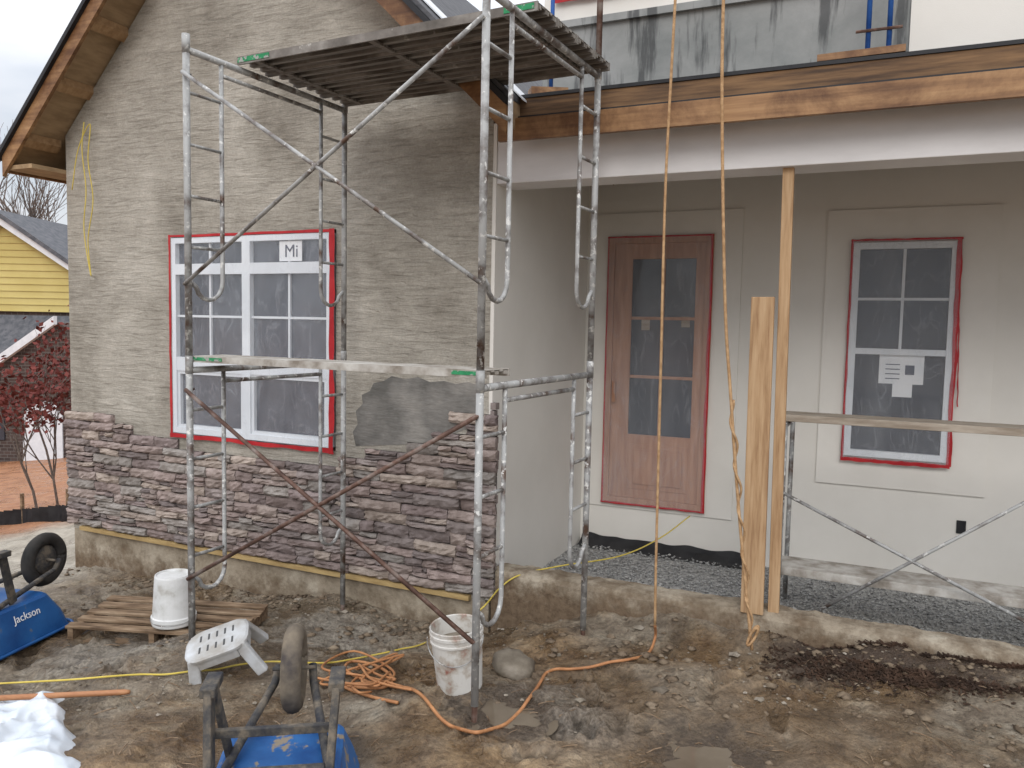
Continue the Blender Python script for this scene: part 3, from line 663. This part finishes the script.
labs=['scaffold plank on the top lift, nearest the camera edge','scaffold plank on the top lift, second from the camera edge','scaffold plank on the top lift, nearest the gable wall','scaffold plank on the top lift, second from the gable wall']
for k,(a,b) in enumerate(((.40,.66),(.67,.93),(1.22,1.48),(.945,1.205))):
    plank('scaffold_plank',-.08,SL+.0,a,b,TOPZ-.025,m_alu,labs[k],green=(k==0),group='scaffold planks on the tower')
plank('scaffold_plank',-.02,SL+.02,.02,.28,MIDZ+.0,m_pl,'plaster splashed scaffold plank on the middle lift with green end marks',th=.04,group='scaffold planks on the tower')
# ---------------------------------------------------------------- porch scaffold
YS=6.0
bx0=P(782,500,Y=YS).x
sp_=empty('porch_scaffold',(bx0,YS,-.14),'low steel trestle scaffold with crossed braces standing inside the porch','scaffold')
bx1=bx0+2.1
for bx in(bx0,bx1):
    q=MB()
    for y in(YS,YS+.6):q.tube([(bx,y,-.14),(bx,y,1.36)],.018,8)
    q.tube([(bx,YS,1.33),(bx,YS+.6,1.33)],.018,8);q.tube([(bx,YS,.20),(bx,YS+.6,.20)],.018,8);q.build('end_frame',m_galv,sp_,smooth=True)
for a,b in(((776,489),(1060,640)),((806,617),(1060,484))):
    Yb=YS-.05;q=MB();q.tube([P(*a,Y=Yb),P(*b,Y=Yb)],.0125,8);q.build('cross_brace',m_galv,sp_,smooth=True)
zt=P(900,421,Y=YS).z
q=MB();q.box(bx0-.02,3.0,YS-.03,YS+.25,zt-.05,zt);q.build('plank',m_plside,bevel=.004,label='weathered plank across the trestle in front of the porch window',cat='plank')
zt=P(900,588,Y=YS-.1).z
q=MB();q.box(bx0-.05,3.0,YS+.02,YS+.34,zt-.06,zt);q.build('plank',m_pl,bevel=.004,label='low plaster covered plank near the gravel under the window',cat='plank')
# ---------------------------------------------------------------- items on porch roof
q=MB();a=P(818,66,Y=5.3);b=P(905,58,Y=5.3);q.bar((a.x,5.3,3.66),(b.x,5.3,3.665),.2,.04);q.build('roof_board',m_woodx,label='reddish board lying on the porch roof under the blue poles',cat='board')
q=MB();q.bar((-2.3,5.25,3.665),(-2.08,5.4,3.675),.12,.05);q.build('timber_block',m_woodx,label='small timber block at the left end of the porch roof',cat='timber block')
for k,(px,lb) in enumerate(((552,'blue steel pole at the left end of the porch roof'),(868,'left of the paired blue steel poles on the reddish board'),(889,'right of the paired blue steel poles on the reddish board'))):
    Yp=5.34;p=P(px,40,Y=Yp);zb=3.685 if k else 3.64
    e=empty('steel_pole',(p.x,Yp,zb),lb,'pole','blue steel poles on the porch roof');q=MB();q.tube([(p.x,Yp,zb+.02),(p.x,Yp,zb+1.2)],.015,10);q.build('tube',m_bluep,e,smooth=True)
    q=MB();q.box(p.x-.05,p.x+.05,Yp-.05,Yp+.05,zb,zb+.01);q.build('base_plate',m_galv,e)
    q=MB();q.tube([(p.x-.07,Yp-.02,zb+.14),(p.x+.07,Yp-.02,zb+.14)],.009,6);q.build('crossbar',m_rust,e)
# ---------------------------------------------------------------- ropes and cords
Yr=5.04
def rope(name,pts,r,mat,lab,cat='rope'):
    q=MB();q.tube(smooth(pts,8),r,8);return q.build(name,mat,smooth=True,label=lab,cat=cat)
rope('rope',[P(677,-30,Y=Yr),P(672,60,Y=Yr),P(665,200,Y=Yr),P(660,400,Y=Yr),P(656,560,Y=Yr),P(655,625,Y=Yr)],.009,m_rope,'tan rope hanging straight down in front of the brown door')
e=empty('knotted_rope',P(750,640,Y=Yr),'tan rope with frayed doubled lower half and end knot beside the timber board','rope')
q=MB();q.tube(smooth([P(724,-30,Y=Yr),P(722,100,Y=Yr),P(725,300,Y=Yr),P(731,400,Y=Yr),P(738,500,Y=Yr),P(747,600,Y=Yr),P(752,650,Y=Yr)],8),.010,8);q.build('strand',m_rope,e,smooth=True)
q=MB();pp=[]
for k in range(60):
    t=k/59;c=P(731+20*t,400+235*t,Y=Yr);pp.append(c+Vector((math.cos(t*34)*.016,math.sin(t*34)*.016,0)))
q.tube(pp,.008,6);q.build('strand',m_rope,e,smooth=True)
q=MB();pp=[];c=P(753,634,Y=Yr-.02)
for k in range(50):
    t=k/49*6.28;pp.append(c+Vector((math.cos(3*t)*.03,math.sin(2*t)*.025,math.sin(3*t+1)*.06-.01)))
q.tube(pp,.009,6);q.build('knot',m_rope,e,smooth=True)
def gp(l,dz=.012):return [G(a,b)+Vector((0,0,dz)) for a,b in l]
hz=[(655,640),(648,656),(630,662),(610,665),(590,670),(570,672),(556,672),(546,676),(541,684),(536,692),(528,703),(520,714),(506,727),(490,733),(476,736),(462,733),(450,729),(440,721),(432,711),(425,702),(417,695),(408,691),(396,690),(385,688),(372,686),(360,681),(345,672),(352,664),(375,668),(392,680),(384,690),(355,690),(338,684),(330,676),(345,690),(372,700),(398,706)]
rope('orange_hose',[P(655,625,Y=Yr)]+gp(hz,.018),.0095,m_hose,'orange hose snaking over the mud from the hanging rope to a tangle behind the barrow','hose')
random.seed(3);tg=[]
for k in range(26): tg.append((366+(30+22*math.sin(k*.7))*math.cos(k*1.45)+random.uniform(-12,12),680+15*math.sin(k*1.1)+random.uniform(-7,7)))
tp=[G(a,b)+Vector((0,0,.025+.035*random.random())) for a,b in tg]
rope('hose_tangle',tp,.0075,m_hose,'tangled coil of orange cord on the mud behind the near barrow','hose')
rope('power_cord',gp([(-40,688),(0,686),(40,684),(75,682),(110,679),(140,677),(165,677),(190,674),(215,672),(240,667),(270,664),(300,665),(330,665),(355,661),(385,655),(402,651),(420,647),(445,635)],.016)+[P(480,610,Y=4.9),P(500,588,Y=YG-.07),P(520,575,Y=YG+.03)]+[P(560,566,Y=YG+.3),P(620,556,Y=6.2),P(660,538,Y=6.8),P(690,516,Y=7.2)],.006,m_yel,'thin yellow cord running over the mud and up across the porch kerb','cord')
yc=[(84,122),(82,150),(86,190),(84,230),(91,276),(88,240),(93,200),(88,160),(90,124),(78,150),(72,190)]
rope('looped_cord',[P(a,b,Y=YG-.08) for a,b in yc],.005,m_yel,'yellow cord looped from the eave down the left gable edge','cord')
# ---------------------------------------------------------------- wheelbarrows (upturned)
def rrect(hx,hy,r,n=4):
    o=[]
    for cx,cy,a0 in((hx-r,hy-r,0),(-hx+r,hy-r,90),(-hx+r,-hy+r,180),(hx-r,-hy+r,270)):
        for k in range(n+1):
            a=R(a0+90*k/n);o.append((cx+r*math.cos(a),cy+r*math.sin(a)))
    return o
def barrow(loc,rz,label,tyre,blue,txt=None):
    e=empty('wheelbarrow',(0,0,0),label,'wheelbarrow','upturned wheelbarrows',local=True);OFF[e.name]=Vector((0,0,0))
    q=MB();rings=[(.43,.33,.09,0,0),(.42,.32,.09,.015,0),(.38,.29,.08,.13,-.0),(.31,.25,.07,.265,-.02),(.29,.23,.06,.28,-.02)]
    n=len(rrect(1,1,.1));vs=[];fs=[]
    for hx,hy,r,z,ox in rings: vs+=[(x+ox,y,z) for x,y in rrect(hx,hy,r)]
    for i in range(len(rings)-1):
        for k in range(n):fs.append((i*n+k,i*n+(k+1)%n,(i+1)*n+(k+1)%n,(i+1)*n+k))
    fs.append(tuple((len(rings)-1)*n+k for k in range(n)));q.add(vs,fs)
    t=q.build('tray',blue,e,smooth=False,bevel=.006)
    q=MB();pp=[Vector((x,y,.012)) for x,y in rrect(.44,.34,.09)];q.tube(pp+[pp[0]],.012,6);q.build('rim',blue,t,smooth=True)
    for s in(-1,1):
        q=MB();q.tube([(-1.0,s*.29,.16),(-.5,s*.26,.26),(-.1,s*.20,.302),(.5,s*.09,.37),(.56,s*.08,.43)],.019,8);q.build('handle_rail',m_dark,e,smooth=True)
        q=MB();q.bar((-.33,s*.215,.285),(-.19,s*.24,.66),.085,.03,up=(0,1,0));q.bar((-.0,s*.20,.29),(-.12,s*.24,.66),.06,.022,up=(0,1,0));q.bar((-.23,s*.24,.672),(-.07,s*.24,.672),.06,.04);q.build('leg',m_dark,e,bevel=.006)
    q=MB();q.bar((-.31,-.205,.35),(-.31,.205,.35),.035,.12);q.bar((-.2,-.22,.50),(-.2,.22,.50),.025,.035);q.build('leg_brace',m_dark,e,bevel=.004)
    wc=Vector((.50,0,.44));q=MB();pp=[wc+Vector((math.cos(a)*.158,0,math.sin(a)*.158)) for a in[2*math.pi*k/36 for k in range(37)]]
    q.tube(pp,.047,12);wh=q.build('wheel',tyre,e,smooth=True)
    q=MB(lambda v:wc+Vector((v.x,v.z,v.y)));q.lathe([(.0,-.02),(.03,-.03),(.10,-.02),(.118,.0),(.10,.02),(.03,.03),(.0,.02)],20);q.build('rim',m_dark,wh,smooth=True)
    q=MB();q.tube([wc+Vector((0,-.10,0)),wc+Vector((0,.10,0))],.01,8);q.build('axle',m_dark,wh)
    if txt: text_mesh(txt,.075,'lettering',m_paper,t,Matrix.Translation(Vector((.04,-.2755,.195)))@Matrix.Rotation(R(73.5),4,'X'))
    e.location=loc;e.rotation_euler=(0,0,rz);return e
b=C+ (F0+R0*((279-512)/F))*3.17;b.z=h0(b.x,b.y)+.0
e=barrow(b,R(90)+YAW+R(9),'near upturned blue wheelbarrow with muddy tyre and black legs pointing up',m_tyre,m_blue)
b=P(-34,655,Z=-.28);e=barrow(b+F0*.25,R(90)+YAW-R(12),'blue wheelbarrow upturned at the left edge with a black tyre',m_tyreb,m_blue2,'Jackson')
# ---------------------------------------------------------------- pallet, buckets, stool
pc=G(172,628);pz=h0(pc.x,pc.y)
e=empty('pallet',(0,0,0),'brown wooden pallet lying flat under the upturned white bucket','pallet',local=True);OFF[e.name]=Vector((0,0,0))
q=MB()
for k in range(5): q.box(-.64+.01*(k%2),.64-.012*(k%3),-.30+k*.13,-.30+k*.13+.08,.10,.118)
q.build('top_boards',m_pallet,e,bevel=.002)
for x in(-.60,0,.60):q=MB();q.box(x-.02,x+.02,-.30,.30,.018,.0995);q.build('stringer',m_pallet,e)
for y in(-.26,0,.26):q=MB();q.box(-.64,.64,y-.04,y+.04,0,.0175);q.build('bottom_board',m_pallet,e)
e.location=(pc.x,pc.y,pz-.01);e.rotation_euler=(R(2),R(1),R(21))
def bucket(loc,up,label,mat,rot=(0,0,0)):
    e=empty('bucket',(0,0,0),label,'bucket','white plastic buckets',local=True);OFF[e.name]=Vector((0,0,0))
    q=MB()
    if up: q.lathe([(.0,.0),(.125,0),(.128,.01),(.144,.28),(.152,.282),(.152,.292),(.146,.295),(.147,.318),(.153,.32),(.153,.335),(.148,.34),(.150,.36),(.146,.365),(.141,.36),(.139,.25),(.0,.25)],40,cap=False)
    else: q.lathe([(.148,0),(.152,.01),(.150,.03),(.156,.035),(.156,.06),(.146,.065),(.128,.35),(.124,.362),(.118,.362),(.115,.352),(.0,.352)],40,cap=False)
    q.build('body',mat,e)
    q=MB();a=[]
    for k in range(17):
        t=math.pi*k/16
        if up:a.append((math.cos(t)*.158,-.05-math.sin(t)*.11,.32-math.sin(t)*.13))
        else:a.append((math.cos(t)*.158,-math.sin(t)*.165,.05-.02*math.sin(t)))
    q.tube(a,.003,6);q.build('handle',m_galv,e)
    if up:
        q=MB();q.lathe([(.0,.262),(.08,.268),(.139,.258)],24,cap=False);q.build('mortar',m_rock,e,label='grey mortar filling')
    e.location=loc;e.rotation_euler=rot;return e
b=P(174,622,Z=pz+.11);bucket(b,False,'upturned white bucket standing on the pallet behind the left scaffold leg',m_plas,(0,0,R(30)))
b=G(460,684);bucket(b-Vector((0,0,.01)),True,'stained white bucket of mortar at the foot of the near right scaffold leg',m_stain,(R(3),R(-4),R(20)))
e=empty('step_stool',(0,0,0),'dirty white plastic step stool tipped on the mud beside the pallet','stool',local=True);OFF[e.name]=Vector((0,0,0))
q=MB()
rr_=rrect(.195,.135,.10,8);L_=len(rr_)
q.add([(x,y,.218) for x,y in rr_]+[(x,y,.234) for x,y in rr_]+[(x*.93,y*.91,.243) for x,y in rr_],
 [tuple(range(L_-1,-1,-1))]+[(i,(i+1)%L_,(i+1)%L_+L_,i+L_) for i in range(L_)]+[(i+L_,(i+1)%L_+L_,(i+1)%L_+2*L_,i+2*L_) for i in range(L_)]+[tuple(range(2*L_,3*L_))])
seat=q.build('seat',m_stool,e,smooth=False)
for k in range(5):
    for s_ in(-1,1):
        q=MB();x=-.10+k*.05;q.box(x-.006,x+.006,s_*.05-.026,s_*.05+.026,.2425,.2442);q.build('slot',m_slot,seat)
for sx_ in(-1,1):
    for sy in(-1,1):
        q=MB();q.bar((sx_*.14,sy*.09,.225),(sx_*.205,sy*.145,0),.07,.045,up=(0,1,0));q.build('leg',m_stool,e,bevel=.01)
q=MB()
for sy in(-1,1):q.bar((-.12,sy*.12,.19),(.12,sy*.12,.19),.014,.06)
for sx_ in(-1,1):q.bar((sx_*.175,-.06,.19),(sx_*.175,.06,.19),.014,.06)
q.build('apron',m_stool,e)
b=G(232,674);e.location=b+Vector((0,0,.045));e.rotation_euler=(R(20),R(-19),R(34))
# mortar puck
random.seed(9);q=MB();pr=[(.0,0),(.11,.0),(.128,.02),(.13,.07),(.115,.09),(.06,.095),(.0,.095)]
q.lathe(pr,22,cap=False)
for v in q.v: v+=Vector((noise.noise(v*18),noise.noise(v*18+Vector((5,0,0))),noise.noise(v*15+Vector((0,7,0)))))*.016
b=G(512,672);mt=Matrix.Translation(b+Vector((0,0,.005)))@Matrix.Rotation(R(14),4,'Y');q.v=[mt@v for v in q.v]
q.build('mortar_lump',m_rock,smooth=True,label='round hardened lump of mortar on the mud right of the stained bucket',cat='mortar lump')
# plastic sheet + pole
q=MB();nx_,ny_=90,90;vs=[];fs=[];pa=[G(-60,700),G(62,690),G(85,790),G(-60,800)]
for j in range(ny_+1):
    for i in range(nx_+1):
        u=i/nx_;v=j/ny_;p=pa[0]*(1-u)*(1-v)+pa[1]*u*(1-v)+pa[2]*u*v+pa[3]*(1-u)*v
        e_=min(u,1-u,v,1-v);p=p+Vector((noise.noise(p*6)*.05,noise.noise(p*6+Vector((9,0,0)))*.05,0))
        k=(1-min(1,abs(noise.noise(p*4))*2.2))*.045+(1-min(1,abs(noise.noise(p*9+Vector((4,0,0))))*2.2))*.016+noise.noise(p*3)*.03+.01;z=h0(p.x,p.y)+.02
        vs.append((p.x,p.y,z+.010+max(0,k)*min(1,e_*6)-.03*(1-min(1,e_*12))))
for j in range(ny_):
    for i in range(nx_):fs.append((j*(nx_+1)+i,j*(nx_+1)+i+1,(j+1)*(nx_+1)+i+1,(j+1)*(nx_+1)+i))
q.add(vs,fs);q.build('plastic_sheet',m_sheet,smooth=True,label='crumpled white plastic sheet on the mud at the lower left',cat='plastic sheet')
a=G(-50,716)+Vector((0,0,.09));b=G(130,697)+Vector((0,0,.03))
q=MB();q.tube([a,b-(b-a)*.03,b],[.016,.016,.011],12);q.build('wooden_pole',m_pole,smooth=True,label='orange brown wooden pole lying across the white plastic sheet',cat='pole')
# ---------------------------------------------------------------- background left
s=28/790
HL=lambda px,py:((px-35)*s,(460-py)*s)
org=C+(F0+R0*((35-512)/F))*28;org.z=P(35,460,D=28).z
yh=empty('neighbour_house',(0,0,0),'yellow sided neighbouring house with dark brick garage beyond the left edge of the plot','house',local=True);OFF[yh.name]=Vector((0,0,0))
def L2(pts):return [HL(*p) for p in pts]
q=MB();q.prism(L2([(-120,470),(110,470),(110,312),(-120,312)]),1.2,8);q.build('brick_wall',m_brick,yh)
q=MB()
for k in range(14):
    ya=312-k*7;yb=ya-7
    def xr(y):return 80-(282-y)*95/63 if y<282 else 80
    def xl_(y):return -110+(282-y)*95/63 if y<282 else -110
    if yb<220:break
    z0=HL(0,ya)[1];z1=HL(0,yb)[1]
    q.prism([(HL(xl_(ya),0)[0],z0),(HL(xr(ya),0)[0],z0),(HL(xr(yb),0)[0],z1),(HL(xl_(yb),0)[0],z1)],1.12,8)
    q.box(HL(xl_(ya),0)[0],HL(xr(ya),0)[0],1.085,1.119,z0,z0+.03)
q.build('siding',m_yside,yh)
q=MB();q.prism(L2([(-15,214),(84,280),(84,286),(-15,222)]),.7,.8);q.prism(L2([(-15,214),(-114,280),(-114,286),(-15,222)]),.7,.8);q.build('rake_trim',m_twht,yh)
q=MB();q.prism(L2([(-15,209),(88,278),(84,280),(-15,214)]),.6,9);q.prism(L2([(-15,209),(-118,278),(-114,280),(-15,214)]),.6,9);rf=q.build('roof',m_roofg,yh)
q=MB();a=L2([(-120,388),(90,388)]);b=L2([(-120,316),(90,316)])
q.add([(a[0][0],-1,a[0][1]),(a[1][0],-1,a[1][1]),(b[1][0],1.1,b[1][1]),(b[0][0],1.1,b[0][1])],[(0,1,2,3)]);q.build('porch_roof',m_roofg,yh)
q=MB();q.prism(L2([(-14,500),(-14,388),(78,322),(170,388),(170,500)]),-1.2,1);q.build('garage_wall',m_brick,yh)
q=MB();q.prism(L2([(-20,386),(78,316),(78,324),(-20,394)]),-1.5,-1.3);q.build('garage_rake_trim',m_twht,yh)
q=MB();q.prism(L2([(42,500),(42,412),(49,402),(60,396),(74,402),(80,412),(80,500)]),-1.26,-1.202);q.build('garage_door',m_twht,yh)
q=MB();q.prism(L2([(10,436),(10,408),(24,408),(24,436)]),-1.26,-1.202);q.build('window',m_glass,yh)
yh.location=org;yh.rotation_euler=(0,0,YAW)
# silt fence
q=MB();a=P(-120,520,D=11.5);b=P(110,523,D=11.5)
n=40
for i in range(n):
    t0=i/n;t1=(i+1)/n;p0_=a.lerp(b,t0);p1_=a.lerp(b,t1);z0=h0(p0_.x,p0_.y);z1=h0(p1_.x,p1_.y)
    w0=.05*math.sin(i*1.1);w1=.05*math.sin((i+1)*1.1)
    q.add([(p0_.x,p0_.y+w0,z0-.05),(p1_.x,p1_.y+w1,z1-.05),(p1_.x,p1_.y+w1,z1+.22),(p0_.x,p0_.y+w0,z0+.24)],[(0,1,2,3)])
sf=empty('silt_fence',(a+b)/2,'low black fabric silt fence along the clay at the left','fence')
q.build('fabric',m_black,sf)
for i in range(0,41,8):
    p=a.lerp(b,i/40);z=h0(p.x,p.y);q=MB();q.box(p.x-.02,p.x+.02,p.y+.05,p.y+.09,z-.1,z+.45);q.build('stake',m_pallet,sf)
def tree(name,base,height,lab,leaf=None,rad=.05,spread=.5,depth=5,grp=None,seed=1,cat='tree',lk=2,lsz=(.03,.06)):
    random.seed(seed);e=empty(name,base,lab,cat,grp);q=MB();lf=MB()
    def grow_(p,d,l,r,k):
        n=3;pts=[p];rr=[r];cur=p
        for i in range(n):
            d=(d+Vector((random.uniform(-1,1),random.uniform(-1,1),random.uniform(-.3,.6)))*.16).normalized();cur=cur+d*l/n;pts.append(cur);rr.append(r*(1-.3*(i+1)/n))
        q.tube(pts,rr,5)
        if leaf and k<=lk:
            for _ in range(leaf):
                c=random.choice(pts)+Vector((random.gauss(0,.13),random.gauss(0,.13),random.gauss(0,.13)))
                if c.z<base.z+height*.40:continue
                a_=Vector((random.uniform(-1,1),random.uniform(-1,1),random.uniform(-1,1))).normalized();b2=a_.orthogonal().normalized();sz=random.uniform(*lsz)
                lf.add([c-a_*sz,c+b2*sz*.6,c+a_*sz,c-b2*sz*.6],[(0,1,2,3)])
        if k==0:return
        for _ in range(random.choice((2,3,3))):
            dd=(d+Vector((random.uniform(-1,1),random.uniform(-1,1),random.uniform(-.2,.7)))*spread*1.5).normalized()
            grow_(random.choice(pts[1:]),dd,l*random.uniform(.62,.82),r*.6,k-1)
    grow_(Vector(base),Vector((0,0,1)),height*.42,rad,depth)
    q.build('trunk',m_bark,e)
    if leaf: lf.build('crown',m_leaf,e)
def gb(px,D):
    p=C+(F0+R0*((px-512)/F))*D;return Vector((p.x,p.y,h0(p.x,p.y)-.05))
tree('maple_sapling',gb(34,12),3.3,'young tree with dark red leaves in front of the neighbouring house',leaf=10,rad=.022,spread=.42,depth=4,seed=4,lk=2,lsz=(.03,.06),grp='red leaved saplings')
tree('maple_sapling',gb(54,13),3.7,'thin dark red leaved sapling close against the left edge of the gable',leaf=9,rad=.022,spread=.36,depth=4,seed=7,lk=2,lsz=(.03,.06),grp='red leaved saplings')
tree('bare_tree',gb(52,40),14.5,'tall bare winter tree behind the neighbouring house roof, beside the gable',rad=.17,seed=5,grp='bare winter trees',spread=.4)
tree('bare_tree',gb(4,38),16.5,'tall bare winter tree at the far left edge of the sky',rad=.19,seed=12,grp='bare winter trees',spread=.4)
tree('bare_tree',gb(30,60),18,'bare winter tree farthest off behind the yellow house roof',rad=.2,seed=15,grp='bare winter trees',spread=.4)
